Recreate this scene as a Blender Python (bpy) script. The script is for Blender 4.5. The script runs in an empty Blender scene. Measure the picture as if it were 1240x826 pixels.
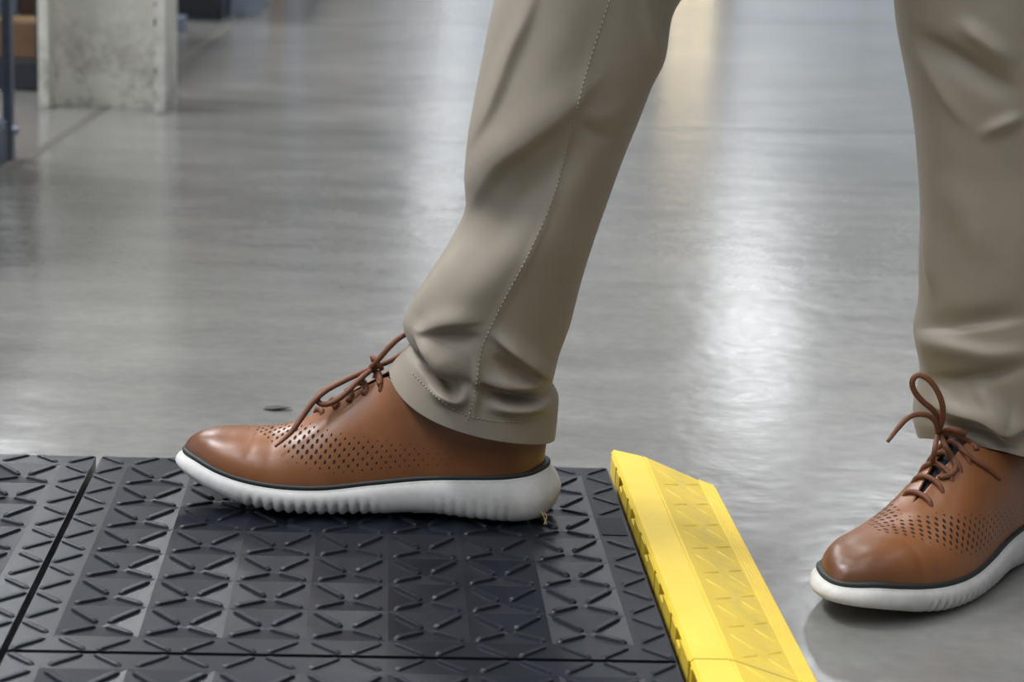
import bpy, bmesh, math, random
import numpy as np
from mathutils import Vector, Matrix
from mathutils.bvhtree import BVHTree
C = bpy.context.scene.collection
S = bpy.context.scene
random.seed(4); rng = np.random.default_rng(4)

# ------------------------------------------------------------------ camera
H = 0.022                                   # height of the mat above the floor
FPX = 2425.593
PITCH, ROLL, YAW = 0.229988, 0.0435002, 0.0691433
CAM = np.array([-0.2134345, -1.2752821, 0.5213362 + H])
_f = np.array([math.sin(YAW)*math.cos(PITCH), math.cos(YAW)*math.cos(PITCH), -math.sin(PITCH)])
_r = np.array([math.cos(YAW), -math.sin(YAW), 0.0]); _u = np.cross(_r, _f)
_c, _s = math.cos(ROLL), math.sin(ROLL)
R2 = _c*_r + _s*_u; U2 = -_s*_r + _c*_u
cd = bpy.data.cameras.new('camera'); cam = bpy.data.objects.new('camera', cd); C.objects.link(cam)
cam.matrix_world = Matrix(((R2[0], U2[0], -_f[0], CAM[0]), (R2[1], U2[1], -_f[1], CAM[1]),
                           (R2[2], U2[2], -_f[2], CAM[2]), (0, 0, 0, 1)))
cd.sensor_width = 36.0; cd.lens = FPX/1240*36.0; cd.clip_start = 0.05; cd.clip_end = 200
cd.dof.use_dof = True; cd.dof.focus_distance = 1.64; cd.dof.aperture_fstop = 9.0
S.camera = cam
# ------------------------------------------------------------------ world, exposure
S.view_settings.view_transform = 'Standard'; S.view_settings.look = 'None'
S.view_settings.gamma = 1.0; S.view_settings.use_curve_mapping = False
S.view_settings.exposure = -0.47
w = bpy.data.worlds.new('world'); S.world = w; w.use_nodes = True
w.node_tree.nodes['Background'].inputs[0].default_value = (0.75, 0.85, 1.0, 1)
w.node_tree.nodes['Background'].inputs[1].default_value = 0.3
try:
    S.cycles.use_denoising = True; S.cycles.max_bounces = 8; S.cycles.sample_clamp_indirect = 6.0
except Exception: pass
# hall lamps: rows of linear fixtures below the ceiling (x, y, power)
LAMP_Z = 7.6
LAMPS = [(x, y, p) for x, ps in ((-4.6, (.7, 1.5, 3.4, 3.4, 3.0, 3.0)), (0.4, (.3, .45, .8, .7, .7, .7)), (5.4, (.12, .15, .2, .2, .6, .8))) for y, p in zip((-8.0, -3.5, 1.0, 5.5, 12.0, 19.0), ps)] + \
        [(6.1, 30.5, .6), (6.75, 35.0, .4), (7.4, 40.4, .25), (8.7, 49.0, .2), (1.1, 44.0, .3), (1.45, 50.0, .5)]
LAMP_W = 290.0

# ------------------------------------------------------------------ pixel -> place (1240x826 frame)
def ray(x, y): return _f + (x-620)/FPX*R2 - (y-413)/FPX*U2
def at_y(x, y, Y):
    d = ray(x, y); return CAM + d*(Y-CAM[1])/d[1]
def at_z(x, y, Z):
    d = ray(x, y); return CAM + d*(Z-CAM[2])/d[2]
def px(P):
    d = np.asarray(P) - CAM; z = d @ _f
    return np.stack([620+FPX*(d @ R2)/z, 413-FPX*(d @ U2)/z], -1)

# ------------------------------------------------------------------ helpers
def tag(o, label=None, cat=None, group=None, kind=None):
    if label: o['label'] = label
    if cat: o['category'] = cat
    if group: o['group'] = group
    if kind: o['kind'] = kind
    return o
def empty(name, loc, label, cat, group=None):
    o = bpy.data.objects.new(name, None); C.objects.link(o); o.location = loc; o.empty_display_size = .05
    bpy.context.view_layer.update()
    return tag(o, label, cat, group)
def link(name, me, parent=None):
    o = bpy.data.objects.new(name, me); C.objects.link(o)
    if parent:
        o.parent = parent
        m = Matrix.Identity(4); p = parent
        while p: m = p.matrix_parent_inverse @ p.matrix_basis @ m; p = p.parent
        o.matrix_parent_inverse = m.inverted()
    return o
def mesh(name, V, F, mat, parent=None, smooth=False, recalc=True):
    me = bpy.data.meshes.new(name); me.from_pydata([tuple(map(float, v)) for v in V], [], F)
    if recalc:
        bm = bmesh.new(); bm.from_mesh(me); bmesh.ops.recalc_face_normals(bm, faces=bm.faces); bm.to_mesh(me); bm.free()
    if smooth: me.polygons.foreach_set('use_smooth', [True]*len(me.polygons))
    me.materials.append(mat); me.update()
    return link(name, me, parent)
class MB:
    def __init__(s): s.V = []; s.F = []
    def add(s, V, F):
        n = len(s.V); s.V += [tuple(map(float, v)) for v in V]; s.F += [tuple(i+n for i in f) for f in F]
    def box(s, a, b, M=None, bev=0.0):
        x0, y0, z0 = a; x1, y1, z1 = b
        bm = bmesh.new(); bmesh.ops.create_cube(bm, size=1)
        for v in bm.verts: v.co = Vector(((x0+x1)/2+v.co.x*(x1-x0), (y0+y1)/2+v.co.y*(y1-y0), (z0+z1)/2+v.co.z*(z1-z0)))
        if bev: bmesh.ops.bevel(bm, geom=bm.edges, offset=bev, segments=2, affect='EDGES', profile=.5)
        if M is not None:
            for v in bm.verts: v.co = M @ v.co
        bm.verts.index_update()
        s.add([v.co[:] for v in bm.verts], [[v.index for v in f.verts] for f in bm.faces]); bm.free()
    def tube(s, pts, r, seg=10, r_end=None):
        pts = np.asarray(pts, float); n = len(pts)
        T = np.gradient(pts, axis=0); T /= np.linalg.norm(T, axis=1)[:, None]+1e-12
        up = np.array([0.3, -0.9, 0.31]); V = []
        N = np.cross(T[0], up); N /= np.linalg.norm(N)
        for i in range(n):
            N = N - T[i]*(N @ T[i]); N /= np.linalg.norm(N); B = np.cross(T[i], N)
            rr = r if r_end is None else r+(r_end-r)*max(0, (i/(n-1)-.8)/.2)
            for k in range(seg):
                a = 2*math.pi*k/seg; V.append(pts[i]+rr*(math.cos(a)*N+math.sin(a)*B))
        F = [(i*seg+k, i*seg+(k+1) % seg, (i+1)*seg+(k+1) % seg, (i+1)*seg+k) for i in range(n-1) for k in range(seg)]
        F += [tuple(range(seg)), tuple(range((n-1)*seg, n*seg))]
        s.add(V, F)
    def build(s, name, mat, parent=None, smooth=False): return mesh(name, s.V, s.F, mat, parent, smooth)
def spline(pts, n):
    P = np.asarray(pts, float); m = len(P)
    d = np.r_[0, np.cumsum(np.sqrt(np.linalg.norm(np.diff(P, axis=0), axis=1))+1e-9)]
    return cr(d, P, np.linspace(0, d[-1], n))
def cr(x, Y, q):                            # cubic Hermite through (x, Y), finite-difference tangents
    x = np.asarray(x, float); Y = np.asarray(Y, float); one = Y.ndim == 1
    if one: Y = Y[:, None]
    sc = np.ndim(q) == 0; q = np.clip(np.atleast_1d(np.asarray(q, float)), x[0], x[-1])
    dx = np.diff(x)[:, None]; sl = np.diff(Y, axis=0)/dx
    m = np.vstack([sl[:1], (sl[:-1]*dx[1:]+sl[1:]*dx[:-1])/(dx[1:]+dx[:-1]), sl[-1:]])
    i = np.clip(np.searchsorted(x, q, 'right')-1, 0, len(x)-2); h = dx[i]; t = (q[:, None]-x[i][:, None])/h
    out = (2*t**3-3*t**2+1)*Y[i]+(t**3-2*t**2+t)*h*m[i]+(-2*t**3+3*t**2)*Y[i+1]+(t**3-t**2)*h*m[i+1]
    out = out[:, 0] if one else out
    return out[0] if sc else out
def sm(a, b, x): t = np.clip((x-a)/(b-a), 0, 1); return t*t*(3-2*t)
def grid_faces(nv, nt, closed):
    F = []
    for i in range(nv-1):
        for j in range(nt if closed else nt-1):
            k = (j+1) % nt; F.append((i*nt+j, i*nt+k, (i+1)*nt+k, (i+1)*nt+j))
    return F

# ------------------------------------------------------------------ materials
class NT:
    def __init__(s, name):
        s.m = bpy.data.materials.new(name); s.m.use_nodes = True; s.t = s.m.node_tree
        s.b = s.t.nodes['Principled BSDF']
    def n(s, kind, **kw):
        o = s.t.nodes.new(kind)
        for k, v in kw.items(): setattr(o, k, v)
        return o
    def l(s, a, b): s.t.links.new(a, b)
    def noise(s, scale, detail=4, rough=.55, vec=None, stretch=None):
        o = s.n('ShaderNodeTexNoise'); o.inputs['Scale'].default_value = scale
        o.inputs['Detail'].default_value = detail; o.inputs['Roughness'].default_value = rough
        v = vec or s.pos()
        if stretch:
            mp = s.n('ShaderNodeMapping'); mp.inputs['Scale'].default_value = stretch; s.l(v, mp.inputs[0]); v = mp.outputs[0]
        s.l(v, o.inputs['Vector']); return o.outputs['Fac']
    def pos(s): return s.n('ShaderNodeTexCoord').outputs['Object']
    def ramp(s, fac, stops):
        r = s.n('ShaderNodeValToRGB'); e = r.color_ramp.elements
        while len(e) < len(stops): e.new(.5)
        for x, (p, c) in zip(e, stops): x.position = p; x.color = (*c, 1) if len(c) == 3 else c
        s.l(fac, r.inputs[0]); return r.outputs[0]
    def math(s, op, a, b=None, c=None):
        o = s.n('ShaderNodeMath', operation=op)
        for i, v in enumerate((a, b, c)):
            if v is None: continue
            if isinstance(v, (int, float)): o.inputs[i].default_value = v
            else: s.l(v, o.inputs[i])
        return o.outputs[0]
    def mix(s, fac, a, b):
        o = s.n('ShaderNodeMix', data_type='RGBA')
        for i, v in ((0, fac), (6, a), (7, b)):
            if isinstance(v, (int, float)): o.inputs[i].default_value = v
            elif isinstance(v, tuple): o.inputs[i].default_value = (*v, 1)
            else: s.l(v, o.inputs[i])
        return o.outputs[2]
    def bump(s, h, strength, dist=.001, prev=None):
        o = s.n('ShaderNodeBump'); o.inputs['Strength'].default_value = strength; o.inputs['Distance'].default_value = dist
        s.l(h, o.inputs['Height'])
        if prev: s.l(prev, o.inputs['Normal'])
        s.l(o.outputs[0], s.b.inputs['Normal']); return o.outputs[0]
    def set(s, col=None, rough=None, **kw):
        if col is not None:
            if isinstance(col, tuple): s.b.inputs['Base Color'].default_value = (*col, 1)
            else: s.l(col, s.b.inputs['Base Color'])
        if rough is not None:
            if isinstance(rough, (int, float)): s.b.inputs['Roughness'].default_value = rough
            else: s.l(rough, s.b.inputs['Roughness'])
        for k, v in kw.items(): s.b.inputs[k.replace('_', ' ')].default_value = v
        return s
def plain(name, col, rough=.6, amt=.12, scale=30, bump=0.0, **kw):
    t = NT(name); f = t.noise(scale)
    lo = tuple(c*(1-amt) for c in col); hi = tuple(min(1, c*(1+amt)) for c in col)
    t.set(t.ramp(f, [(.3, lo), (.7, hi)]), rough, **kw)
    if bump: t.bump(f, bump)
    return t.m

def m_floor():
    t = NT('polished_concrete')
    a = t.noise(1.1, 6, .62); b = t.noise(5.5, 6, .65, stretch=(.6, 1.6, 1)); c = t.noise(60, 3, .6); d = t.noise(420, 2, .5)
    mixf = t.math('ADD', t.math('MULTIPLY', a, .45), t.math('ADD', t.math('MULTIPLY', b, .38), t.math('MULTIPLY', c, .17)))
    col = t.ramp(mixf, [(.36, (.140, .138, .131)), (.5, (.188, .184, .172)), (.64, (.234, .227, .210))])
    t.set(col)
    rr = t.math('ADD', .07, t.math('MULTIPLY', t.math('ADD', b, c), .13))
    t.set(None, rr); t.b.inputs['Specular IOR Level'].default_value = .52
    h = t.math('ADD', t.math('MULTIPLY', t.noise(3.5, 2, .5), .5), t.math('MULTIPLY', t.noise(13, 3, .5), .8))
    bp = t.bump(h, .125, .012); t.bump(d, .04, .0006, bp)
    return t.m
def m_rubber(nm='black_rubber', r0=.27):
    t = NT(nm); a = t.noise(9, 5, .6); g = t.noise(900, 2, .6)
    t.set(t.ramp(a, [(.3, (.0070, .0086, .0125)), (.7, (.0120, .0142, .0195))]), t.math('ADD', r0, t.math('MULTIPLY', a, .10)))
    t.b.inputs['Specular IOR Level'].default_value = .20
    t.bump(g, .2, .0005); return t.m
def m_yellow():
    t = NT('yellow_rubber'); a = t.noise(22, 5, .65); g = t.noise(700, 2, .6); d = t.noise(70, 4, .7)
    z = t.n('ShaderNodeSeparateXYZ'); t.l(t.pos(), z.inputs[0])
    # foot traffic greys the sloping part of the ramp
    wear = t.math('MULTIPLY', t.math('SUBTRACT', 1.0, t.math('ABSOLUTE', t.math('DIVIDE', t.math('SUBTRACT', z.outputs[0], .068), .034))), t.ramp(d, [(.35, (0, 0, 0)), (.7, (1, 1, 1))]))
    wear = t.math('MULTIPLY', t.math('MAXIMUM', wear, 0.0), .55)
    base = t.ramp(a, [(.3, (.67, .47, .034)), (.7, (.74, .535, .055))])
    t.set(t.mix(wear, base, (.44, .36, .13)), .5); t.bump(g, .12, .0005); return t.m
def m_fabric():
    t = NT('khaki_twill'); a = t.noise(14, 4, .6)
    wv = t.n('ShaderNodeTexWave'); wv.inputs['Scale'].default_value = 420; wv.inputs['Distortion'].default_value = 1.5; t.l(t.pos(), wv.inputs['Vector'])
    t.set(t.ramp(a, [(.3, (.252, .220, .170)), (.7, (.294, .257, .201))]), .62)
    t.b.inputs['Sheen Weight'].default_value = .05; t.b.inputs['Sheen Roughness'].default_value = .4
    t.bump(wv.outputs['Fac'], .05, .0004); return t.m
def m_leather():
    t = NT('tan_leather'); a = t.noise(35, 5, .6); g = t.noise(480, 3, .6)
    base = t.ramp(a, [(.3, (.205, .074, .024)), (.7, (.260, .098, .033))])
    at = t.n('ShaderNodeAttribute', attribute_name='burnish'); base = t.mix(t.math('MULTIPLY', at.outputs['Fac'], .72), base, (.062, .028, .017))
    uv = t.n('ShaderNodeAttribute', attribute_name='uvm'); sx = t.n('ShaderNodeSeparateXYZ'); t.l(uv.outputs['Vector'], sx.inputs[0])
    pf = t.n('ShaderNodeAttribute', attribute_name='perf')
    U = t.math('DIVIDE', sx.outputs[0], .0076); Vv = t.math('DIVIDE', sx.outputs[1], .0046)
    row = t.math('FLOOR', Vv); off = t.math('MULTIPLY', t.math('MODULO', t.math('ABSOLUTE', row), 2.0), .5)
    du = t.math('MULTIPLY', t.math('SUBTRACT', t.math('FRACT', t.math('ADD', U, off)), .5), 7.6)
    dv = t.math('MULTIPLY', t.math('SUBTRACT', t.math('FRACT', Vv), .5), 4.6)
    dv2 = t.math('ADD', dv, t.math('MULTIPLY', du, -.35))
    dist = t.math('SQRT', t.math('ADD', t.math('POWER', t.math('DIVIDE', du, 1.15), 2.0), t.math('POWER', t.math('DIVIDE', dv2, 1.95), 2.0)))
    r = t.math('DIVIDE', dist, t.math('MAXIMUM', pf.outputs['Fac'], .001))
    hole = t.n('ShaderNodeMapRange', interpolation_type='SMOOTHSTEP'); t.l(r, hole.inputs[0])
    hole.inputs[1].default_value = .75; hole.inputs[2].default_value = 1.1; hole.inputs[3].default_value = 1; hole.inputs[4].default_value = 0
    hf = hole.outputs[0]
    col = t.mix(hf, base, (.012, .006, .004))
    t.set(col, t.math('ADD', t.math('ADD', .30, t.math('MULTIPLY', a, .10)), t.math('MULTIPLY', hf, .5)))
    bp = t.bump(g, .10, .0004); t.bump(t.math('SUBTRACT', 1.0, hf), .8, .0012, bp)
    return t.m
def m_sole():
    t = NT('white_foam'); a = t.noise(40, 5, .7); g = t.noise(600, 3, .6)
    t.set(t.ramp(a, [(.28, (.50, .485, .45)), (.6, (.64, .63, .61))]), .55); t.bump(g, .12, .0005); return t.m
def m_cream():
    t = NT('cream_paint'); a = t.noise(4, 6, .7); b = t.noise(16, 6, .75)
    z = t.n('ShaderNodeSeparateXYZ'); t.l(t.pos(), z.inputs[0])
    low = t.n('ShaderNodeMapRange'); t.l(z.outputs[2], low.inputs[0]); low.inputs[1].default_value = 0; low.inputs[2].default_value = .28
    low.inputs[3].default_value = .5; low.inputs[4].default_value = .05
    sc = t.math('MULTIPLY', t.ramp(b, [(.42, (0, 0, 0)), (.68, (1, 1, 1))]), t.math('MULTIPLY', low.outputs[0], 2.2))
    t.set(t.mix(sc, t.ramp(a, [(.3, (.66, .645, .585)), (.7, (.74, .725, .665))]), (.20, .185, .155)), .5); t.bump(b, .08, .002); return t.m
def m_emit(name, col, s):
    t = NT(name); t.set((.8, .8, .8), .5); t.b.inputs['Emission Color'].default_value = (*col, 1); t.b.inputs['Emission Strength'].default_value = s
    return t.m
M = dict(floor=m_floor(), rubber=m_rubber(), ribrubber=m_rubber('black_rubber_rib', .34), yellow=m_yellow(), fabric=m_fabric(), leather=m_leather(), sole=m_sole(), cream=m_cream(),
         welt=plain('dark_welt', (.016, .021, .020), .55), sock=plain('navy_knit', (.012, .014, .022), .8, .3, 200, .3),
         lace=plain('tan_lace', (.165, .060, .027), .62, .18, 500, .35), thread=plain('khaki_thread', (.36, .33, .26), .7),
         gloss=plain('smooth_black_rubber', (.022, .024, .028), .2), joint=plain('joint_filler', (.105, .098, .085), .85), slate=plain('slate_blue_steel', (.085, .105, .145), .45),
         dark=plain('dark_steel', (.022, .025, .033), .5), pale=plain('pale_blue_plastic', (.22, .25, .32), .5),
         card=plain('brown_cardboard', (.14, .080, .042), .75), cardred=plain('red_print', (.34, .12, .08), .7), darkbrown=plain('dark_brown_board', (.07, .04, .022), .7),
         wall=plain('pale_hall_wall', (.44, .47, .52), .7, .05, 2), ceil=plain('ceiling_sheet', (.62, .63, .64), .7, .05, 2),
         beam=plain('orange_beam', (.45, .14, .03), .5), straw=plain('straw', (.45, .30, .13), .7), debris=plain('dark_scrap', (.055, .05, .04), .7),
         lamp=plain('lamp_housing', (.6, .6, .6), .5), chip=plain('chipped_edge', (.10, .09, .085), .6), bolt=plain('zinc', (.55, .58, .65), .35, Metallic=1.0))

# ------------------------------------------------------------------ the hall
X0, X1, Y0, Y1, HZ = -11.0, 17.0, -14.0, 52.0, 8.4
def struct(name, mat, a, b, label=None):
    m = MB(); m.box(a, b); o = m.build(name, mat); o['kind'] = 'structure'
    return tag(o, label)
floor = mesh('floor', [(X0, Y0, 0), (X1, Y0, 0), (X1, Y1, 0), (X0, Y1, 0), (X0, Y0, -.15), (X1, Y0, -.15), (X1, Y1, -.15), (X0, Y1, -.15)],
             [(0, 1, 2, 3), (4, 7, 6, 5), (0, 4, 5, 1), (1, 5, 6, 2), (2, 6, 7, 3), (3, 7, 4, 0)], M['floor'])
tag(floor, 'smooth polished grey concrete warehouse floor', kind='structure')
struct('wall_back', M['wall'], (X0, Y1, 0), (X1, Y1+.2, HZ), 'pale wall at the far end of the hall')
struct('wall_front', M['wall'], (X0, Y0-.2, 0), (X1, Y0, HZ), 'pale wall behind the camera')
struct('wall_left', M['wall'], (X0-.2, Y0, 0), (X0, Y1, HZ), 'pale wall left of the racks')
struct('wall_right', M['wall'], (X1, Y0, 0), (X1+.2, Y1, HZ), 'pale wall on the right of the hall')
struct('ceiling', M['ceil'], (X0, Y0, HZ), (X1, Y1, HZ+.2), 'pale sheet ceiling above the hall lamps')
def joint(a, b, wdt):
    a = np.array(a); b = np.array(b); d = (b-a)/np.linalg.norm(b-a); n = np.array([-d[1], d[0]])*wdt/2
    V = [(*(a+n), .0005), (*(b+n), .0005), (*(b-n), .0005), (*(a-n), .0005), (*(a+n), -.02), (*(b+n), -.02), (*(b-n), -.02), (*(a-n), -.02)]
    mesh('joint_filler', V, [(0, 1, 2, 3), (4, 7, 6, 5), (0, 4, 5, 1), (1, 5, 6, 2), (2, 6, 7, 3), (3, 7, 4, 0)], M['joint'], floor)
joint((-.905, 1.0), (-.42, 14.0), .022)
joint((.12, 3.115), (3.6, 3.66), .010)
joint((-.60, 5.75), (6.0, 9.2), .010)

# lamps under the ceiling
def lamp_meshes():
    m = MB(); m.box((-.68, -1.55, .012), (.68, 1.55, .09), bev=.01); o = m.build('housing', M['lamp']); a = o.data; bpy.data.objects.remove(o)
    m = MB(); m.box((-.004, -.004, .09), (.004, .004, HZ-LAMP_Z)); o = m.build('hanger', M['lamp']); b = o.data; bpy.data.objects.remove(o)
    return a, b
ha, hb = lamp_meshes()
for i, (x, y, pw) in enumerate(LAMPS):
    r = empty('ceiling_lamp', (x, y, LAMP_Z), 'white linear lamp hanging below the hall ceiling', 'lamp', 'hall ceiling lamps')
    for nm, me in (('housing', ha), ('hanger', hb)):
        o = bpy.data.objects.new(nm, me); C.objects.link(o); o.parent = r
    l = bpy.data.lights.new('lamp_light', 'AREA'); l.shape = 'RECTANGLE'; l.size = 1.3; l.size_y = 3.0; l.energy = LAMP_W*pw; l.color = (.95, .97, 1.0)
    lo = bpy.data.objects.new('lamp_light', l); C.objects.link(lo); lo.parent = r; lo.location = (0, 0, .008)

# windows high in the far wall (daylight) and one warm lit office window
def hall_window(n, x0, x1, z0, z1, mat, label):
    f = MB(); y = Y1-.06; t = .09
    for a, b in (((x0, y, z0), (x1, Y1-.002, z0+t)), ((x0, y, z1-t), (x1, Y1-.002, z1)), ((x0, y, z0+t), (x0+t, Y1-.002, z1-t)), ((x1-t, y, z0+t), (x1, Y1-.002, z1-t)),
                 (((x0+x1)/2-.03, y, z0+t), ((x0+x1)/2+.03, Y1-.002, z1-t))): f.box(a, b)
    o = f.build('window_%d' % n, M['lamp']); tag(o, label, kind='structure')
    p = MB(); p.box((x0+t, Y1-.03, z0+t), (x1-t, Y1-.015, z1-t)); p.build('pane', mat, o)
WIN = m_emit('daylight_pane', (.66, .82, 1.0), .70); WARM = m_emit('warm_lit_pane', (1.0, .80, .48), 8.0)
hall_window(1, 7.1, 8.55, 3.1, 4.45, WARM, 'warm lit office window high on the far wall')
hall_window(2, 1.2, 6.6, 1.2, 5.6, WIN, 'daylit window band left on the far wall')
hall_window(3, 9.0, 16.0, 1.2, 5.6, WIN, 'daylit window band right on the far wall')

# ------------------------------------------------------------------ steel column and the racks on the left
Rz = Matrix.Translation((-.685, 3.104, 0)) @ Matrix.Rotation(math.radians(-1.2), 4, 'Z')
col = empty('steel_column', (-.82, 3.2, 0), 'cream painted steel column with scuffed foot at upper left', 'column')
m = MB(); m.box((-.252, .092, 0), (-.022, .108, HZ), Rz); m.build('web', M['cream'], col)
m = MB(); m.box((-.024, 0, 0), (0, .205, HZ), Rz, .002); fl = m.build('flange', M['cream'], col)
m = MB(); m.box((-.272, 0, 0), (-.250, .205, HZ), Rz, .002); m.build('flange', M['cream'], col)
m = MB()                                     # chipped paint along the near flange edge
for k in range(5):
    z = .035+.045*k+.02*random.random(); m.box((-.0243, -.0006, z), (-.021+.002*math.sin(k*2.3), .004, z+.006+.012*random.random()), Rz)
tag(m.build('chipped_paint', M['chip'], fl), 'dark chipped paint on the flange edge', kind='stuff')

def shelf_unit(name, label, x1, ya, yb, depth, posts, plinth_h, top, mats, rot=2.2):
    """Open steel shelving standing along the aisle: plinth, deck shelves, posts."""
    r = empty(name, (x1, (ya+yb)/2, 0), label, 'shelving', None)
    m = MB(); m.box((x1-depth, ya+.01, .002), (x1-.006, yb-.01, plinth_h), bev=.002); m.build('plinth', M[mats[1]], r)
    for z in top:
        m = MB(); m.box((x1-depth, ya+.004, z), (x1-.004, yb-.004, z+.03)); m.build('shelf_board', M[mats[1]], r)
    for (x, y) in ((x1-.016, ya), (x1-.016, yb-.032), (x1-depth, ya), (x1-depth, yb-.032)):
        m = MB(); m.box((x, y, 0), (x+.016, y+.032, 2.2), bev=.002); m.build('post', M[mats[0]], r)
    m = MB(); m.box((x1-depth-.006, ya+.02, plinth_h), (x1-depth, yb-.02, 2.2)); m.build('back_panel', M['dark'], r)
    return r
def carton(x0, y0, z0, dx, dy, dz, label, mat='card', group=None, name='cardboard_box', cat='box'):
    r = empty(name, (x0+dx/2, y0+dy/2, z0), label, cat, group)
    m = MB(); m.box((x0, y0, z0), (x0+dx, y0+dy, z0+dz), bev=.003); m.build('carton', M[mat], r)
    m = MB(); m.box((x0+.001, y0+dy/2-.022, z0+dz-.001), (x0+dx-.001, y0+dy/2+.022, z0+dz+.0012)); m.build('tape', M['straw'] if mat == 'card' else M[mat], r)
    return r
ru = shelf_unit('storage_rack', 'slate blue steel shelving unit cut by the left edge of the picture', -.877, 1.35, 2.385, .5, 0, .072, (.55,), ('slate', 'slate'))
m = MB(); m.tube([(-.880, 2.372, .052), (-.868, 2.372, .052)], .008, 12); tag(m.build('bolt', M['bolt'], ru), 'bright zinc bolt')
carton(-1.20, 1.93, .0735, .29, .40, .40, 'dark blue-grey box added as the dark interior of the slate blue shelving unit at the left edge', 'dark')  # added filler: its dark colour stands in for the shaded inside of the rack
r2 = shelf_unit('storage_rack', 'dark low deck shelving behind the cream column carrying a brown box', -1.00, 3.43, 5.1, .7, 0, .070, (.62,), ('dark', 'dark'))
bx = carton(-1.164, 3.47, .0715, .145, .22, .085, 'brown cardboard box with red print between rack and cream column')
m = MB(); m.box((-1.0195, 3.50, .09), (-1.0175, 3.545, .13)); m.build('printed_patch', M['cardred'], bx)
carton(-1.19, 3.76, .0715, .075, .18, .34, 'pale blue box standing behind the brown cardboard box', 'pale')
carton(-1.105, 3.72, .0715, .09, .16, .36, 'dark brown box standing behind the brown cardboard box', 'darkbrown')
r3 = shelf_unit('storage_rack', 'dark blue steel shelving just right of the cream column far back', -.775, 5.74, 7.4, .8, 0, .12, (.60,), ('dark', 'slate'))
m = MB(); m.box((-.95, 5.727, .03), (-.785, 5.742, .15), bev=.003); m.build('front_panel', M['dark'], r3)
carton(-.772, 6.02, 0, .10, .7, .22, 'pale blue crate on the floor beside the far dark shelving', 'pale', name='plastic_crate', cat='crate')
carton(-.90, 5.20, 0, .05, .06, .05, 'tiny pale blue tub on the floor right of the cream column', 'pale', name='plastic_tub', cat='tub')
# tall racks farther down the aisle (seen in the polish of the floor)
def far_rack(x0, x1, ya, yb, label):
    r = empty('pallet_rack', ((x0+x1)/2, ya, 0), label, 'shelving', 'pallet racks down the aisle')
    for y in (ya, (ya+yb)/2, yb):
        for x in (x0, x1-.1):
            m = MB(); m.box((x, y-.05, 0), (x+.1, y+.05, 3.2)); m.build('upright', M['slate'], r)
    for z in (1.6,):
        for x in (x0, x1-.06):
            m = MB(); m.box((x, ya, z), (x+.06, yb, z+.12)); m.build('beam', M['beam'], r)
        m = MB(); m.box((x0+.02, ya+.06, z+.12), (x1-.02, yb-.06, z+.15)); m.build('deck', M['dark'], r)
    k = 0
    for z in (.0, 1.75):
        y = ya+.2
        while y < yb-1.3:
            h = .9+.4*((k*7) % 3)/2; m = MB(); m.box((x0+.1, y, z), (x1-.1, y+1.15, z+min(h, 1.3)), bev=.01)
            m.build('pallet_load', M[('darkbrown', 'dark', 'card', 'slate')[k % 4]], r); y += 1.3; k += 1
far_rack(-2.0, -.75, 12.0, 18.5, 'blue and orange pallet rack at the aisle, nearer of the two')
far_rack(-1.9, -.22, 19.5, 26.0, 'blue and orange pallet rack farther down the aisle, past another rack')

# ------------------------------------------------------------------ the black mat: interlocking tiles with raised ribs
T = .4572; CELL = T/8; GAP = .0054; APEX = -.0038
def tile_base(nm):
    """One tile: skirt, and a top of shallow pyramids, one per rib cell."""
    V = []; F = []; g = GAP/2; n = 8; idx = {}
    xs = [g]+[CELL*(k+.5) for k in range(n)]+[T-g]
    hz = H-.0006
    for j, y in enumerate(xs):
        for i, x in enumerate(xs): idx[i, j] = len(V); V.append((x, y, hz))
    for j in range(n+1):
        for i in range(n+1):
            x = (xs[i]+xs[i+1])/2; y = (xs[j]+xs[j+1])/2; edge = i in (0, n) or j in (0, n)
            if edge: F.append((idx[i, j], idx[i+1, j], idx[i+1, j+1], idx[i, j+1])); continue
            a = len(V); V.append((x, y, hz+APEX))
            q = [idx[i, j], idx[i+1, j], idx[i+1, j+1], idx[i, j+1]]
            F += [(q[k], q[(k+1) % 4], a) for k in range(4)]
    # skirt
    ring = [idx[i, 0] for i in range(n+2)]+[idx[n+1, j] for j in range(1, n+2)]+[idx[i, n+1] for i in range(n, -1, -1)]+[idx[0, j] for j in range(n, 0, -1)]
    low = []
    cx = T/2
    for k in ring:
        x, y, z = V[k]; low.append(len(V)); V.append((x, y, .001))
    for k in range(len(ring)):
        k2 = (k+1) % len(ring); F.append((ring[k], low[k], low[k2], ring[k2]))
    me = bpy.data.meshes.new(nm); me.from_pydata(V, [], F)
    bm = bmesh.new(); bm.from_mesh(me); bmesh.ops.recalc_face_normals(bm, faces=bm.faces); bm.to_mesh(me); bm.free()
    me.materials.append(M['rubber']); return me
def rib_mesh(L=.0290, wd=.0062, h=.0020):
    # rounded bar, pointed ends, seven stations x five points
    V = []; F = []; st = [(-1, .25, .0), (-.90, .75, .55), (-.72, 1, 1), (0, 1, 1), (.72, 1, 1), (.90, .75, .55), (1, .25, .0)]
    for (s, w_, hh) in st:
        for a, b in ((-1, 0), (-.66, .92), (0, 1), (.66, .92), (1, 0)): V.append((s*L/2, a*w_*wd/2, b*hh*h-.0016+(.0004 if hh else 0)))
    F = grid_faces(7, 5, False); F += [(0, 1, 2, 3, 4), (30, 31, 32, 33, 34)]
    me = bpy.data.meshes.new('tread_rib'); me.from_pydata(V, [], F)
    bm = bmesh.new(); bm.from_mesh(me); bmesh.ops.recalc_face_normals(bm, faces=bm.faces); bm.to_mesh(me); bm.free()
    me.materials.append(M['ribrubber']); return me
TILE = tile_base('mat_tile'); RIB = rib_mesh()
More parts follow.
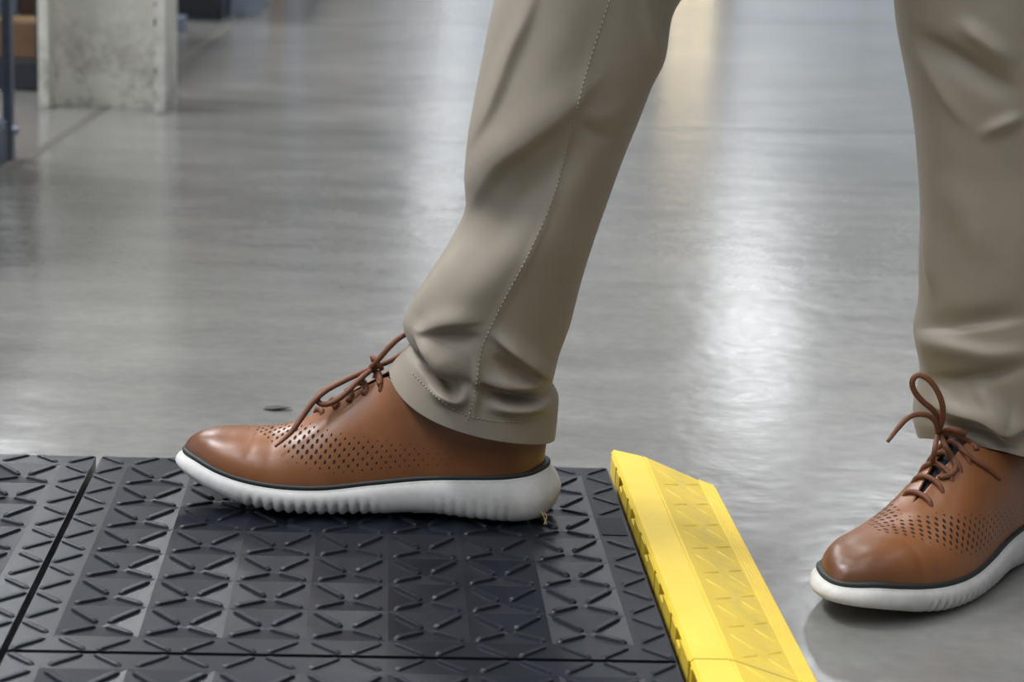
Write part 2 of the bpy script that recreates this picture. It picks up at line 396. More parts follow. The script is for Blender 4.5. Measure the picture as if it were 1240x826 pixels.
def mat_tile(x, y, label, skip=()):
    r = empty('mat_tile', (x, y, 0), label, 'floor mat', 'black mat tiles')
    b = bpy.data.objects.new('tile_base', TILE); C.objects.link(b); b.parent = r
    for j in range(8):
        for i in range(8):
            for sx in (-1, 1):
                for sy in (-1, 1):
                    if (i, j, sx, sy) in skip: continue
                    o = bpy.data.objects.new('tread_rib', RIB); C.objects.link(o); o.parent = r
                    flat = i+(sx > 0) in (0, 8) or j+(sy > 0) in (0, 8)
                    o.location = (CELL*(i+.5)+sx*CELL*.258, CELL*(j+.5)+sy*CELL*.258, H+(.0002 if flat else APEX*.516+.0010))
                    o.rotation_euler = (0, 0 if flat else -math.atan(APEX/(CELL*.7071)), math.atan2(sy, sx))
    return r
t0 = mat_tile(-T, 0, 'black ribbed rubber mat tile under the walking shoe', {(7, 4, 1, 1), (7, 5, 1, -1)})
m = MB(); m.box((-.0262, 4.66*CELL, H-.0012), (-.0055, 5.42*CELL, H+.0001)); tag(m.build('blank_plate', M['gloss'], t0), 'smooth square plate without ribs')
mat_tile(-2*T, 0, 'black ribbed rubber mat tile cut by the left edge of the picture')
mat_tile(-T, -T, 'black ribbed rubber mat tile cut by the bottom edge of the picture')

# ------------------------------------------------------------------ yellow sloping edge ramps
def y_end(x): return np.interp(x, [.004, .0087, .032, .097, .0995], [.506, .5095, .491, .468, .456])
SLOPE = lambda x: np.interp(x, [.0375, .0845], [H+.0005, .0068])
def ramp_profile():
    p = [(.0150, .0005), (.0150, H-.0022), (.0072, H-.0022), (.0072, H-.0014), (.0095, H+.0012), (.0335, H+.0012), (.0340, H+.0004), (.0347, H+.0004), (.0352, H+.0012), (.0360, H+.0012), (.0365, H+.0004), (.0375, H+.0005), (.0845, .0068)]
    x = .0850
    for k in range(5):
        z = .0066-.0007*k; p += [(x, z+.0009), (x+.0013, z+.0009), (x+.0017, z), (x+.0026, z-.0002)]; x += .0028
    p += [(.0992, .0032), (.0992, .0005)]
    return p
def ramp_body(ya, yb_fn, parent):
    p = ramp_profile(); n = len(p); V = []
    for (x, z) in p: V.append((x, ya, z))
    for (x, z) in p: V.append((x, float(yb_fn(x)), z))
    F = [(i, (i+1) % n, n+(i+1) % n, n+i) for i in range(n)]+[tuple(range(n)), tuple(range(2*n-1, n-1, -1))]
    return mesh('ramp_body', V, F, M['yellow'], parent)
def ramp_bar(parent, a, b, wd=.0030, h=.0012):
    a = np.array(a); b = np.array(b); d = b-a; L = np.linalg.norm(d); d /= L
    sl = np.array([1, 0, (.0068-H)/.047]); sl /= np.linalg.norm(sl); nn = np.array([-sl[2], 0, sl[0]]); s = np.cross(nn, d)
    V = []
    for (t, ww, hh) in ((0, .15, 0), (.15, 1, 1), (.85, 1, 1), (1, .15, 0)):
        for q, k in ((-1, 0), (0, 1), (1, 0)): V.append(a+d*L*t+s*q*ww*wd/2+nn*(k*hh*h-.0002))
    mesh('tread_rib', V, grid_faces(4, 3, False), M['yellow'], parent, True)
def ramp_ribs(parent, y0, y1):
    k = 0; y = y0
    while y < y1:
        for (xa, xb, ya, yb) in ((.043, .0605, .022, .004), (.043, .0605, -.022, -.004), (.0665, .083, .004, .022), (.0665, .083, -.004, -.022)):
            if y+max(ya, yb) > y_end(xb)-.003: continue
            ramp_bar(parent, (xa, y+ya, SLOPE(xa)), (xb, y+yb, SLOPE(xb)))
        y += CELL
e1 = empty('edge_ramp', (.05, .25, 0), 'yellow sloping rubber edge ramp along the right side of the black mat', 'ramp', 'yellow edge ramps')
ramp_body(.003, y_end, e1); ramp_ribs(e1, CELL*.5+.006, .50)
def tabs(parent, ya, yb):
    y = ya; per = T/5
    while y < yb:
        for (a, b, zz) in ((.004, .042, .0), (.066, .0885, .0)):
            b = min(b, yb-y)
            if b-a < .004: continue
            m = MB(); m.box((.0066, y+a, .001), (.0148, y+b, H-.0024), bev=.0008); m.build('connector_tab', M['yellow'], parent)
        if y+.0625 > yb: break
        m = MB(); m.box((.0066, y+.0455, .001), (.0148, y+.0625, H-.010), bev=.001); m.build('connector_tab', M['yellow'], parent)
        y += per
tabs(e1, .004, .505)
e2 = empty('edge_ramp', (.05, -.15, 0), 'yellow sloping edge ramp continuing below the bottom edge of the picture', 'ramp', 'yellow edge ramps')
b2 = ramp_body(-.45, lambda x: .0015, e2); ramp_ribs(e2, -CELL*7.5+.006, -.01); tabs(e2, -.44, -.002)

# ------------------------------------------------------------------ the person: trousers and shoes
person = empty('person', (.12, .32, 0), 'person in khaki trousers and tan leather shoes stepping onto the black mat', 'person')

def folds_disp(V, folds):
    """Cloth folds: each a soft ridge (or valley) running along a line on the cloth, as measured on the photograph."""
    Q = px(V); D = np.zeros(len(V))
    for (pts, amp, wa, wb) in folds:
        P = spline(pts, 24); best = np.full(len(V), 1e9); sd = np.zeros(len(V)); tt = np.zeros(len(V))
        L = np.r_[0, np.cumsum(np.linalg.norm(np.diff(P, axis=0), axis=1))]
        for i in range(len(P)-1):
            a = P[i]; d = P[i+1]-a; l2 = d @ d; t = np.clip(((Q-a) @ d)/l2, 0, 1); e = Q-a-t[:, None]*d
            ds = np.linalg.norm(e, axis=1); k = ds < best; best[k] = ds[k]; cr_ = d[0]*e[:, 1]-d[1]*e[:, 0]
            sd[k] = np.sign(cr_[k]); tt[k] = (L[i]+t[k]*(L[i+1]-L[i]))/L[-1]
        wdt = np.where(sd > 0, wa, wb)
        D += amp*np.exp(-(best/wdt)**2)*sm(0, .42, tt)*sm(0, .42, 1-tt)*1.15
    return D
def leg_rings(rings, nv, nt, folds, noise_amp=.0015, seed=0, sag=None):
    """rings: (F xyz, B xyz, near half depth, far half depth); returns the grid of cloth points."""
    Fp = np.array([r[0] for r in rings], float); Bp = np.array([r[1] for r in rings], float); dn = np.array([r[2] for r in rings]); df = np.array([r[3] for r in rings])
    Cc = (Fp+Bp)/2; s = np.r_[0, np.cumsum(np.linalg.norm(np.diff(Cc, axis=0), axis=1)+.004)]
    q = np.interp(np.linspace(0, 1, nv), np.linspace(0, 1, len(s)), s)
    f = cr(s, Fp, q); b = cr(s, Bp, q); dn = cr(s, dn, q); df = cr(s, df, q); c = (f+b)/2; a = (f-b)/2
    th = np.linspace(0, 2*np.pi, nt, endpoint=False); cs = np.cos(th); sn = np.sin(th)
    A = np.sign(cs)*np.abs(cs)**.95; B_ = np.sign(sn)*np.abs(sn)**.95
    G = c[:, None]+a[:, None]*A[None, :, None]
    if sag is not None:
        sg = np.interp(np.linspace(0, 1, nv), np.linspace(0, 1, len(s)), sag); G[:, :, 2] -= sg[:, None]*(np.maximum(sn, 0)*np.maximum(1.05+.85*cs, 0))[None, :]
    G[:, :, 1] -= np.where(B_ > 0, dn[:, None]*B_, df[:, None]*B_)
    def normals(G):
        dv = np.gradient(G, axis=0); dt = np.roll(G, -1, 1)-np.roll(G, 1, 1); N = np.cross(dt, dv); N /= np.linalg.norm(N, axis=2)[:, :, None]+1e-12
        out = G-c[:, None]; flip = np.sign((N*out).sum(2)); return N*flip[:, :, None]
    N = normals(G); V = G.reshape(-1, 3)
    face = sm(-.25, .25, np.broadcast_to(sn, G.shape[:2]).reshape(-1))
    D = folds_disp(V, folds)*face
    vv = np.broadcast_to(q[:, None]/q[-1], G.shape[:2]).reshape(-1); tt = np.broadcast_to(th, G.shape[:2]).reshape(-1)
    D += noise_amp*(np.sin(3*tt+9*vv+seed)*np.sin(21*vv+2*np.cos(tt+seed))+.6*np.sin(2*tt-17*vv+seed*2))*sm(0, .1, 1-vv)
    G2 = G+(D.reshape(G.shape[:2]))[:, :, None]*N
    return G2
YF = .318
def RF(fx, fy, bx_, by, n, f): return (at_y(fx, fy, YF), at_y(bx_, by, YF), n, f)
def RW(f, b, n, fa): return (np.array(f), np.array(b), n, fa)
front_rings = [
    RW((.005, .33, .80), (.185, .33, .71), .088, .085), RW((-.055, .33, .66), (.12, .33, .575), .082, .08), RW((-.112, .325, .545), (.055, .325, .490), .074, .07),
    RF(612, -40, 813, 15, .068, .066), RF(598, 5, 806, 60, .067, .065), RF(583, 70, 786, 115, .066, .063), RF(570, 150, 760, 180, .064, .06),
    RF(566, 205, 742, 230, .062, .058), RF(564, 252, 724, 280, .060, .056), RF(544, 293, 707, 327, .058, .054), RF(518, 335, 692, 372, .057, .052),
    RF(498, 368, 680, 415, .056, .052), RF(488, 392, 672, 443, .055, .052), RF(492, 408, 667, 461, .053, .052), RF(499, 417, 671, 466, .050, .052),
    RF(490, 424, 676, 476, .049, .052), RF(481, 434, 675, 503, .050, .053), RF(471, 446, 672, 529, .051, .053)]
front_folds = [
    ([(745, -30), (712, 80), (690, 170), (668, 245), (640, 310), (600, 385), (583, 425), (577, 470), (565, 518)], .0016, 5, 5),           # inseam
    ([(660, -50), (640, 20), (620, 68), (597, 130), (576, 168), (560, 200)], .0044, 16, 6),
    ([(720, -40), (690, 30), (650, 100), (610, 165), (575, 215)], .0022, 30, 26),
    ([(745, 70), (690, 128), (640, 172), (604, 200), (582, 230), (548, 285)], .0074, 34, 10),
    ([(752, 110), (695, 178), (640, 232), (598, 285), (560, 330)], -.0060, 28, 26),
    ([(690, 250), (640, 300), (580, 350), (530, 385), (500, 400)], .0040, 30, 26),
    ([(696, 148), (716, 158), (738, 168), (756, 172)], -.0026, 6, 7),
    ([(700, 128), (722, 142), (745, 138), (765, 110)], .0016, 9, 12),
    ([(775, -20), (787, 30), (797, 75), (795, 110)], .0030, 7, 10),
    ([(770, 140), (735, 215), (712, 270), (685, 340)], -.0022, 20, 24),
    ([(735, 330), (690, 390), (650, 420)], .0018, 18, 18),
    # ankle break: each pouch hangs over the hollow below it
    ([(492, 388), (512, 401), (545, 393), (595, 386)], .0042, 5, 16),
    ([(505, 412), (545, 408), (590, 412)], -.0055, 16, 7),
    ([(497, 396), (514, 416), (537, 446), (560, 466)], .0098, 4.5, 13),
    ([(503, 424), (519, 446), (540, 469), (562, 474)], -.0110, 6, 6.5),
    ([(515, 462), (535, 480), (556, 486), (570, 462)], .0060, 7, 6),
    ([(590, 398), (618, 424), (645, 445), (676, 464)], .0088, 5, 14),
    ([(592, 428), (625, 450), (660, 466)], -.0060, 8, 7),
    ([(572, 458), (605, 465), (640, 467), (676, 460)], .0062, 4.5, 10),
    ([(570, 468), (600, 477), (635, 483), (676, 478)], -.0105, 6, 6),
    ([(580, 490), (625, 497), (676, 488)], .0058, 7, 7),
    ([(576, 425), (577, 470), (572, 515)], .0042, 4.5, 4.5),
    ([(575, 280), (525, 350), (495, 395)], .0026, 10, 18),
]
NT_ = 240
Gf = leg_rings(front_rings, 420, NT_, front_folds, .0010, 1, [0]*12+[.002, .004, .006, .008, .011, .0135])
YR = .305
def RR(x, y, wd=.152, n=.066, f=.07, dz=0.0):
    a = at_y(x, y, YR); b = a+np.array([wd, 0.0, dz]); return (a, b, n, f)
rear_rings = [
    RW((.075, .325, .82), (.275, .325, .80), .09, .088), RW((.115, .318, .66), (.292, .318, .66), .084, .08), RW((.150, .31, .53), (.312, .31, .53), .078, .076),
    RR(1081, -25, .166, .075, .074), RR(1089, 32, .164, .074), RR(1098, 80, .162, .073), RR(1107, 135, .160, .071), RR(1114, 200, .156, .069), RR(1118, 260, .152, .068), RR(1116, 315, .150, .067),
    RR(1114, 370, .152, .067), RR(1109, 404, .158, .068), RR(1113, 425, .156, .067), RR(1119, 450, .150, .065, dz=-.004), RR(1117, 470, .150, .063, dz=-.008), RR(1111, 489, .155, .062, dz=-.012),
    RR(1109, 512, .160, .061, dz=-.014), RR(1113, 531, .158, .060, dz=-.018)]
rear_folds = [
    ([(1088, 24), (1120, 75), (1150, 125), (1180, 166)], 0.0046, 6.4, 9.6),
    ([(1092, 36), (1140, 62), (1190, 90), (1250, 122)], -0.0078, 16.0, 12.8),
    ([(1150, 20), (1190, 48), (1235, 85)], 0.0065, 11.2, 11.2),
    ([(1180, 168), (1215, 150), (1250, 138)], 0.0046, 8.0, 8.0),
    ([(1115, 250), (1124, 330), (1132, 372)], 0.0033, 5.6, 8.0),
    ([(1090, 396), (1150, 396), (1200, 390), (1262, 380)], -.0060, 6, 16),
    ([(1085, 408), (1150, 419), (1200, 428), (1265, 424)], .0056, 14, 9),
    ([(1105, 458), (1160, 462), (1210, 452), (1262, 436)], -.0062, 10, 9),
    ([(1110, 486), (1155, 499), (1190, 507), (1219, 524), (1262, 505)], .0110, 4.5, 20),
    ([(1112, 502), (1160, 516), (1200, 528), (1222, 540), (1262, 524)], -.0090, 7, 6),
    ([(1170, 455), (1200, 490), (1222, 525)], .0035, 9, 9),
    ([(1140, 200), (1170, 260), (1200, 330)], 0.0039, 20.8, 20.8),
]
Gr = leg_rings(rear_rings, 380, NT_, rear_folds, .0012, 3, [0]*14+[-.002, -.004, -.007, -.010])
def shell(mb, G):
    nv, nt = G.shape[:2]; mb.add(G.reshape(-1, 3), grid_faces(nv, nt, True))
tm = MB(); shell(tm, Gf); shell(tm, Gr)
# hips: the two legs run up into one seat and waistband
hip = []
for (z, x, rx, ry) in ((.70, .125, .085, .06), (.76, .135, .135, .12), (.84, .150, .150, .165), (.92, .160, .140, .170), (1.0, .165, .128, .165), (1.04, .165, .124, .160)):
    hip.append([(x+rx*math.cos(a), .325+ry*math.sin(a), z) for a in np.linspace(0, 2*math.pi, 48, endpoint=False)])
shell(tm, cr(np.arange(6), np.array(hip).reshape(6, -1), np.linspace(0, 5, 26)).reshape(26, 48, 3))
trousers = tm.build('trousers', M['fabric'], person, True)
sol = trousers.modifiers.new('cloth', 'SOLIDIFY'); sol.thickness = .0012; sol.offset = -1
tree = BVHTree.FromPolygons([Vector(v) for v in tm.V], tm.F)
def hit(tr, x, y, back=.0):
    d = Vector(ray(x, y)).normalized(); r = tr.ray_cast(Vector(CAM), d)
    if r[0] is None: return None
    return np.array(r[0]-d*back)
def stitches(name, tr, pts, step, ln, wd, parent, mat, label):
    P = spline(pts, 900); Wp = [hit(tr, *p, back=.0002) for p in P]; Wp = [q for q in Wp if q is not None]
    mb = MB(); acc = 0; i = 0
    while i < len(Wp)-1:
        a = Wp[i]; j = i+1
        while j < len(Wp)-1 and np.linalg.norm(Wp[j]-a) < ln: j += 1
        if np.linalg.norm(Wp[j]-a) < ln*3: mb.tube([a, (a+Wp[j])/2+np.array([0, -.0002, 0]), Wp[j]], wd, 5)
        k = j
        while k < len(Wp)-1 and np.linalg.norm(Wp[k]-Wp[j]) < step-ln: k += 1
        i = max(k, i+1)
    if mb.V: return tag(mb.build(name, mat, parent, True), label, kind='stuff')
stitches('seam_stitching', tree, [(738, 0), (708, 95), (690, 168), (668, 245), (640, 308), (601, 382), (583, 425), (576, 470), (566, 512)], .0036, .0024, .00042, trousers, M['thread'], 'pale stitching down the inseam')
stitches('hem_stitching', tree, [(499, 452), (520, 473), (545, 493), (575, 506), (620, 511), (670, 507)], .0034, .0022, .00038, trousers, M['thread'], 'fine stitching round the hem')

# ---- shoes: (u from the toe tip towards the heel, y to the foot's left, z up); medial side is y > 0 on the right shoe
L = .322
U_ = np.array([0, .004, .012, .03, .06, .09, .12, .16, .20, .24, .28, .305, .317, .322])
MED = np.array([0, .0135, .0245, .0375, .0470, .0505, .0485, .0410, .0370, .0370, .0380, .0320, .0190, 0])
LAT = np.array([0, .0125, .0230, .0360, .0480, .0545, .0560, .0525, .0460, .0420, .0400, .0330, .0190, 0])
def th_of(u): return np.arccos(1-2*np.clip(u/L, 0, 1))
def width(u, side): return np.maximum(cr(th_of(U_), MED if side > 0 else LAT, th_of(u)), 0)
RIMU = [0, .015, .04, .06, .09, .128, .17, .21, .26, .30, .322]; RIMZ = [.0375, .0365, .0300, .0258, .0225, .0220, .0265, .0315, .0350, .0385, .0420]
BOTU = [0, .01, .035, .06, .082, .12, .17, .205, .25, .30, .315, .322]; BOTZ = [.0240, .0215, .0135, .0070, .0030, .0008, .0010, .0035, .0006, .0008, .0035, .0080]
rim = lambda u: cr(RIMU, RIMZ, u); bot = lambda u: cr(BOTU, BOTZ, u)
TOPU = [.006, .010, .018, .028, .05, .08, .10, .115, .14, .173, .20, .23, .27, .316]; TOPZ = [.0400, .0470, .0530, .0565, .0590, .0610, .0665, .0745, .0925, .1150, .137, .150, .158, .160]
COLU = [.168, .176, .19, .21, .235, .265, .295, .316]; COLZ = [.1160, .1115, .1060, .1010, .0930, .0840, .0800, .0830]
def top(u): return cr(TOPU, TOPZ, u)
def expo(u): return np.interp(u, [0, .03, .08, .12, .17, .22, .32], [2.5, 2.45, 2.2, 1.85, 1.72, 1.9, 2.2])
def uw(uu, side): w_ = width(uu, side); return w_-.0052*sm(0, .016, w_)
def shoe_section(u, side, phi):
    """point of the upper at station u on one side, angle phi from the welt (0) to the ridge (pi/2)"""
    uu = np.clip((u-.006)/(.309-.006), 0, 1)*L                   # the upper starts a little inside the sole's outline
    w_ = uw(uu, side); n = expo(u); zr = rim(u)-.003; zt = top(u)
    w_ = w_  # inset leaves the welt in view
    y = w_*np.maximum(np.cos(phi), 0)**(2/n); z = zr+(zt-zr)*np.sin(phi)**(2/n)
    lean = .006*sm(.26, .316, u)*np.sin(np.clip((z-zr)/.075, 0, 1)*math.pi)   # heel counter bellies back, then in at the collar
    return u+lean*.55-.004*sm(.28, .316, u)*np.clip((z-.06)/.03, 0, 1), y, z
def end_phi(u, side):
    n = expo(u); uu = np.clip((u-.006)/.303, 0, 1)*L; w_ = np.maximum(uw(uu, side), 1e-6)
    gap = np.interp(u, [0, .112, .122, .14, .173, .19, .32], [0, 0, .0022, .0048, .0080, .010, .010])
    ph_gap = np.arccos(np.clip((gap/w_)**(n/2), 0, 1)); ph_gap = np.where(gap <= 0, np.pi/2, ph_gap)
    zr = rim(u)-.003; zt = top(u); zc = cr(COLU, COLZ, np.maximum(u, .168))
    ph_z = np.arcsin(np.clip((np.clip((zc-zr)/(zt-zr), 0, 1))**(n/2), 0, 1)); ph_z = np.where(u < .168, np.pi/2, ph_z)
    return np.minimum(ph_gap, ph_z)

def make_shoe(sgn, toe, fwd_deg, zbase, label, toe_drop=0.0):
    """sgn = +1: right shoe (inner side towards the foot's left), -1: left shoe."""
    fw = np.array([math.cos(math.radians(fwd_deg)), math.sin(math.radians(fwd_deg))]); lf = np.array([-fw[1], fw[0]])
    def world(u, y, z):
        u, y, z = np.broadcast_arrays(u, y, z)
        return np.stack([toe[0]-fw[0]*u+lf[0]*y, toe[1]-fw[1]*u+lf[1]*y, zbase+z-toe_drop*np.exp(-(u/.035)**2)], -1)
    nu, nh = 220, 46
    us = .006+.303*(1-np.cos(np.linspace(0, np.pi, nu)))/2
    V = []; uvm = []; perf = []; burn = []; F = []
    for side in (1, -1):
        base = len(V); pe = end_phi(us, side)
        for i, u in enumerate(us):
            ph = np.linspace(0, 1, nh)*pe[i]; uu, y, z = shoe_section(np.full(nh, u), side, ph)
            crease = .0004*np.exp(-((u-.062-.10*np.sin(ph)*.06)/.004)**2)+.0004*np.exp(-((u-.083)/.005)**2*1.0)
            z = z-crease*np.sin(ph); y2 = y-crease*np.cos(ph)*.8
            W_ = world(uu, y2*side*sgn, z); g = np.r_[0, np.cumsum(np.linalg.norm(np.diff(W_, axis=0), axis=1))]
            V += list(W_); uvm += [(u, q, 0) for q in g]
            # perforated band: over the toe box, then sweeping back along the flank
            gc = np.interp(u, [.055, .075, .09, .105, .125, .15, .19, .26], [.075, .066, .058, .047, .037, .030, .024, .018])
            hw = np.interp(u, [.055, .075, .10, .14, .20, .26], [.008, .020, .022, .018, .013, .006])
            st = np.interp(u, [.050, .060, .075, .115, .15, .20, .265], [0, .85, 1.12, 1.12, .80, .50, 0])
            perf += list(np.where(g > .004, st*np.clip(1.25-(np.abs(g-gc)/hw)**2*1.0, 0, 1), 0))
            b = np.exp(-(u/.046)**2)*.95+.55*sm(.24, .312, u)+.30*np.exp(-(g/.007)**2)
            burn += list(np.clip(b+0*g, 0, 1))
        F += [tuple(base+k for k in f) for f in grid_faces(nu, nh, False)]
    me = bpy.data.meshes.new('shoe'); me.from_pydata([tuple(v) for v in V], [], F)
    a = me.attributes.new('uvm', 'FLOAT_VECTOR', 'POINT'); a.data.foreach_set('vector', np.array(uvm, float).ravel())
    a = me.attributes.new('perf', 'FLOAT', 'POINT'); a.data.foreach_set('value', np.array(perf, float))
    a = me.attributes.new('burnish', 'FLOAT', 'POINT'); a.data.foreach_set('value', np.array(burn, float))
    bm = bmesh.new(); bm.from_mesh(me); bmesh.ops.remove_doubles(bm, verts=bm.verts, dist=.00012); bmesh.ops.recalc_face_normals(bm, faces=bm.faces)
    bm.faces.ensure_lookup_table()
    f0 = max(bm.faces, key=lambda f: f.calc_center_median().z*0+f.calc_area())
    cen = Vector(world(.15, 0, .04).tolist())
    if f0.normal.dot(f0.calc_center_median()-cen) < 0: bmesh.ops.reverse_faces(bm, faces=bm.faces)
    bm.to_mesh(me); bm.free()
    me.polygons.foreach_set('use_smooth', [True]*len(me.polygons)); me.materials.append(M['leather'])
    up = link('shoe', me, person); tag(up, label)
    s_ = up.modifiers.new('thick', 'SOLIDIFY'); s_.thickness = .0022; s_.offset = -1
    # sole: loft round the outline
    npm = 760; th = np.linspace(0, 2*np.pi, npm, endpoint=False); us2 = L*(1-np.cos(th))/2; sd = np.where(th < np.pi, 1, -1)
    y0 = np.where(sd > 0, width(us2, 1), -width(us2, -1))*sgn
    zt, zb = rim(us2), bot(us2)
    arc = np.r_[0, np.cumsum(np.hypot(np.diff(us2), np.diff(y0)))]
    ribm = sm(.055, .075, us2)*sm(.185, .155, us2)+.30*sm(.215, .225, us2)*sm(.285, .278, us2)
    rib = .5+.5*np.cos(arc/.0088*2*np.pi); rib = rib**.6
    # inward direction
    cu = np.clip(us2, .055, L-.045); inx = cu-us2; iny = -y0; nl = np.hypot(inx, iny)+1e-9; inx /= nl; iny /= nl
    prof = [(.0145, 1.0, 0), (.0085, 1.0, 0), (.0052, 1.02, 0), (.0036, 1.0, 0), (.0034, .965, 0), (.0026, .92, 0), (.0009, .82, 0), (0, .66, 0), (-.0006, .48, .3), (0, .34, .8), (.0010, .22, 1), (.0026, .11, 1), (.0050, .03, 1), (.0085, 0, .8), (.02, 0, .0)]
    rows = []
    for (ins, h, gk) in prof:
        flare = .0055*sm(.262, .322, us2)*max(0, (h-.55)/.45)+.0015*sm(.03, 0, us2)*max(0, (h-.6)/.4); tot = ins+flare+gk*ribm*.0032*(1-rib); z = zb+(zt-zb)*h+gk*ribm*.0016*(1-rib)
        tot = np.minimum(tot, nl*.98)
        rows.append(world(us2+inx*tot, y0+iny*tot, z))
    G = np.array(rows); nr = len(prof); F = grid_faces(nr, npm, True); Vs = list(G.reshape(-1, 3))
    for row, hh in ((0, 1.0), (nr-1, 0.0)):
        # close over the top and the bottom, side to side
        for k in range(npm//2):
            a, b_, c_, d_ = k, (k+1), (npm-k-1) % npm, (npm-k) % npm
            q = [row*npm+x for x in (a, b_, c_, d_)]
            if len(set(q)) == 4: F.append(tuple(q))
            elif len(set(q)) == 3: F.append(tuple(dict.fromkeys(q)))
    so = mesh('sole', Vs, F, M['sole'], up, True); tag(so, 'white foam sole with moulded side grooves')
    # dark welt between upper and sole
    rw = []
    for (ins, dz) in ((.0085, -.0015), (.0046, -.001), (.0038, .0006), (.0038, .0028), (.0048, .0038), (.0090, .0034)):
        t_ = np.minimum(ins+.0055*sm(.262, .322, us2)+.0015*sm(.03, 0, us2), nl*.98); rw.append(world(us2+inx*t_, y0+iny*t_, zt+dz))
    mesh('welt', np.array(rw).reshape(-1, 3), grid_faces(6, npm, True), M['welt'], up, True)
    # tongue
    ut = np.linspace(.104, .186, 30); yt = np.linspace(-1, 1, 15); Vt = []
    for u in ut:
        hwid = .014; z = top(min(u, .170))-.0062+(u-.170 > 0)*(u-.170)*.55
        Vt += [world(u, v*hwid, z-.012*v*v-.0002*abs(v)) for v in yt]
    mesh('tongue', Vt, grid_faces(30, 15, False), M['sock'], up, True)
    tr = BVHTree.FromPolygons([Vector(v) for v in V], F_upper(nu, nh))
    return up, world, tr
def F_upper(nu, nh):
    a = grid_faces(nu, nh, False); n = nu*nh
    return a+[tuple(k+n for k in f) for f in a]
def lace_bar(mb, world, u, sgn, lift=.0022, span=.0105, skew=.004, z_up=0.0, r=.0022):
    """one lace crossing the throat from eyelet to eyelet, each end diving into its hole"""
    pts = []
    for t in np.linspace(-1, 1, 17):
        y = t*(span+np.interp(u, [.12, .17], [.0035, .0075])); uu = u+skew*t*sgn
        side = 1 if y*sgn > 0 else -1
        w_ = uw(np.array([np.clip((uu-.006)/.306, 0, 1)*L]), side)[0]; n = float(expo(uu)); zr = float(rim(uu))-.003; zt = float(top(np.array([uu]))[0])
        c = min(1, abs(y)/w_)**(n/2); z = zr+(zt-zr)*math.sqrt(max(0, 1-c*c))**(2/n)
        pts.append(world(uu, y, z+lift*(1-abs(t)**6)-.004*abs(t)**10+z_up))
    mb.tube(spline(pts, 34), r, 9)

# right shoe, on the mat
RLACE = .0024
FT = (-.378, .347); FD = 180-5.5
shoeF, worldF, treeF = make_shoe(1, FT, FD, H+.0018, 'tan leather shoe standing on the black mat, seen from its inner side')
lm = MB()
for k, u in enumerate((.119, .131, .143, .155, .167)): lace_bar(lm, worldF, u, 1, span=.0055, r=.0024)
kn = worldF(.166, 0, .1205)
def lace_px(mb, pts, r=RLACE, n=60, tr=None, tip=None):
    """lace through picture points; each is (x, y, depth Y), depth None = lying on the leather"""
    W_ = []
    for p in pts:
        if p[2] is None:
            h = hit(tr, p[0], p[1], back=.0022); W_.append(h if h is not None else at_y(p[0], p[1], kn[1]))
        else: W_.append(at_y(p[0], p[1], p[2]))
    mb.tube(spline(W_, n), r, 9, tip)
y = float(kn[1])
lace_px(lm, [(447, 447, y-.002), (456, 438, y-.006), (470, 422, y-.008), (484, 409, y-.008), (492, 405, y-.006), (498, 410, y-.002), (499, 418, y+.002), (490, 426, y+.004), (474, 436, y+.002), (458, 443, y), (448, 449, y)])
lace_px(lm, [(450, 446, y-.003), (436, 452, y-.007), (415, 462, y-.010), (395, 473, y-.014), (381, 485, y-.018), (366, 505, y-.022), (352, 524, y-.027), (333, 541, y-.033)], RLACE, 60, None, .0011)
lace_px(lm, [(449, 448, y-.004), (436, 459, y-.012), (422, 473, y-.016), (410, 483, y-.018), (398, 489, y-.018), (388, 489, y-.016), (384, 483, y-.013), (388, 476, y-.010), (402, 468, y-.007), (425, 457, y-.004), (447, 447, y-.002)])
for (xa, ya, xb, yb, xc, yc) in ((450, 443, 456, 453, 460, 466), (437, 457, 441, 465, 441, 476), (423, 470, 425, 477, 422, 486), (407, 484, 408, 489, 404, 494)):
    lace_px(lm, [(xa, ya, y-.003), (xb, yb, None), (xc, yc, None)], RLACE, 16, treeF)
lm.tube(spline([kn+np.array([.004, -.003, -.004]), kn+np.array([.001, -.0062, .001]), kn+np.array([-.003, -.0040, .0055]), kn+np.array([-.004, .003, .004]), kn+np.array([-.002, .006, -.002])], 24), .0021, 9)
lm.build('shoelace', M['lace'], shoeF, True)

RLACE = .0022
# left shoe, on the floor
RT = (.1325, .131); RD = 180+45.0
shoeR, worldR, treeR = make_shoe(-1, RT, RD, .0, 'tan leather shoe standing on the concrete, toe turned to the camera', .0075)
lm = MB()
for k, u in enumerate((.119, .133, .145, .156, .167)): lace_bar(lm, worldR, u, -1, skew=.002)
kn = worldR(.167, 0, .1225); y = float(kn[1])
def q6(pts, dy): return [(1060+a/4.5875, 440+b/4.5875, y+d) for (a, b), d in zip(pts, dy)]
lace_px(lm, q6([(345, 390), (372, 310), (370, 220), (330, 130), (282, 80), (235, 66), (206, 95), (215, 150), (258, 208), (318, 258), (346, 305), (350, 385)],
               [-.002, -.010, -.016, -.018, -.018, -.017, -.016, -.014, -.012, -.009, -.006, -.002]))
lace_px(lm, q6([(348, 385), (330, 322), (290, 290), (230, 284), (180, 304), (130, 355), (68, 437)], [-.003, -.012, -.018, -.022, -.026, -.030, -.034]), .0022, 50, None, .0014)
lace_px(lm, [(1060+a/4.5875, 440+b/4.5875, d) for (a, b), d in zip([(345, 400), (330, 480), (315, 560), (330, 610), (370, 632), (420, 615), (446, 580), (430, 530), (390, 460), (362, 402)], [y-.003, y-.020]+[None]*6+[y-.016, y-.003])], .0022, 70, treeR)
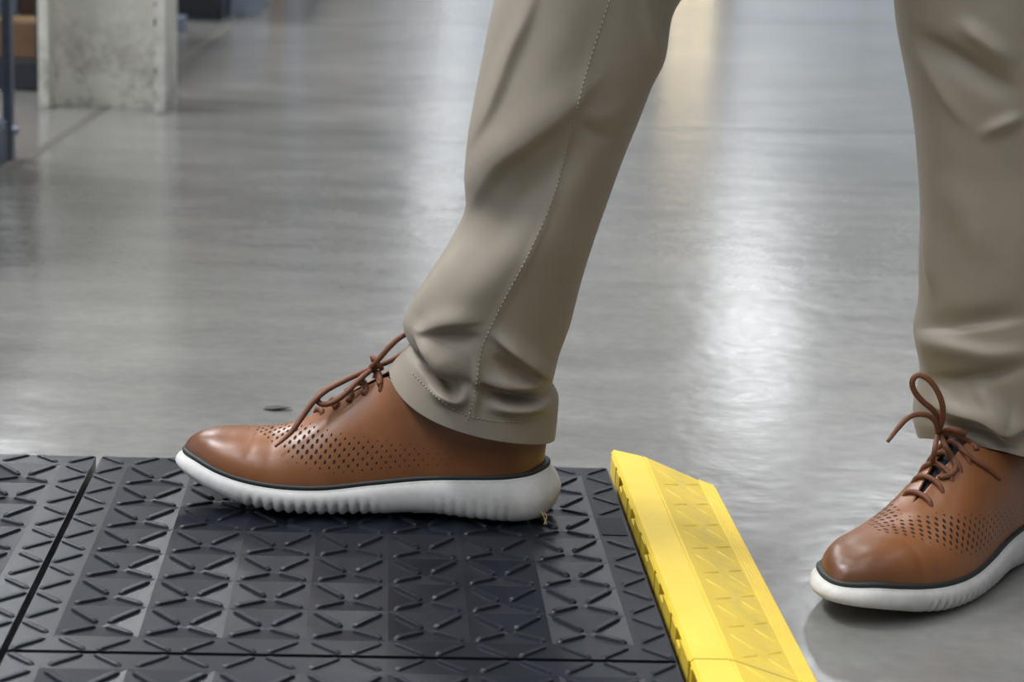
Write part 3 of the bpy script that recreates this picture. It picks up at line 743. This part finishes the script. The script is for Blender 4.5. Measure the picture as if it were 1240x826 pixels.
lace_px(lm, [(1060+a/4.5875, 440+b/4.5875, d) for (a, b), d in zip([(370, 395), (420, 428), (480, 480), (550, 535), (620, 580), (695, 645)], [y-.003]+[None]*5)], .0022, 50, treeR, .0012)
lace_px(lm, [(1060+a/4.5875, 440+b/4.5875, d) for (a, b), d in zip([(390, 380), (470, 408), (540, 448), (566, 476)], [y-.003]+[None]*3)], .0022, 30, treeR)
lm.tube(spline([kn+np.array([-.010, .001, -.003]), kn+np.array([-.006, -.005, .002]), kn+np.array([.001, -.0065, .001]), kn+np.array([.008, -.003, -.002])], 24), .0026, 9)
lm.build('shoelace', M['lace'], shoeR, True)
# socks inside the shoes
for (wf, lab) in ((worldF, 'dark sock in the shoe on the mat'), (worldR, 'dark sock in the shoe on the floor')):
    V = []; nt = 40
    for (u, z, a, b) in ((.225, .045, .048, .024), (.229, .075, .043, .025), (.241, .11, .036, .025), (.252, .14, .034, .030), (.262, .17, .034, .034)):
        for k in range(nt):
            t = 2*math.pi*k/nt; V.append(wf(u+a*math.cos(t), b*math.sin(t), z))
    mesh('sock', V, grid_faces(5, nt, True), M['sock'], person, True)

# ------------------------------------------------------------------ small scraps
p = at_z(337, 495, .0015); m = MB()
m.add([p+np.array(v) for v in ((-.016, -.002, 0), (-.004, -.006, .0015), (.013, -.001, .002), (.015, .003, .001), (-.002, .005, .0025), (-.013, .003, .001), (0, 0, -.0015))],
      [(0, 1, 4, 5), (1, 2, 3, 4), (0, 6, 1), (1, 6, 2), (2, 6, 3), (3, 6, 4), (4, 6, 5), (5, 6, 0)])
tag(m.build('scrap', M['debris']), 'small dark scrap lying on the concrete behind the shoe toe', 'debris')
p = at_z(660, 632, H+.003); m = MB()
m.tube(spline([p+np.array(v) for v in ((-.002, .004, .004), (-.003, 0, .008), (0, -.002, .002), (.001, -.003, -.001))], 14), .0006, 6)
m.tube(spline([p+np.array(v) for v in ((-.001, .002, .007), (.001, 0, .005), (-.001, -.004, -.001))], 10), .0005, 6)
tag(m.build('straw_wisp', M['straw']), 'tiny pale straw wisp under the heel on the mat', 'debris')
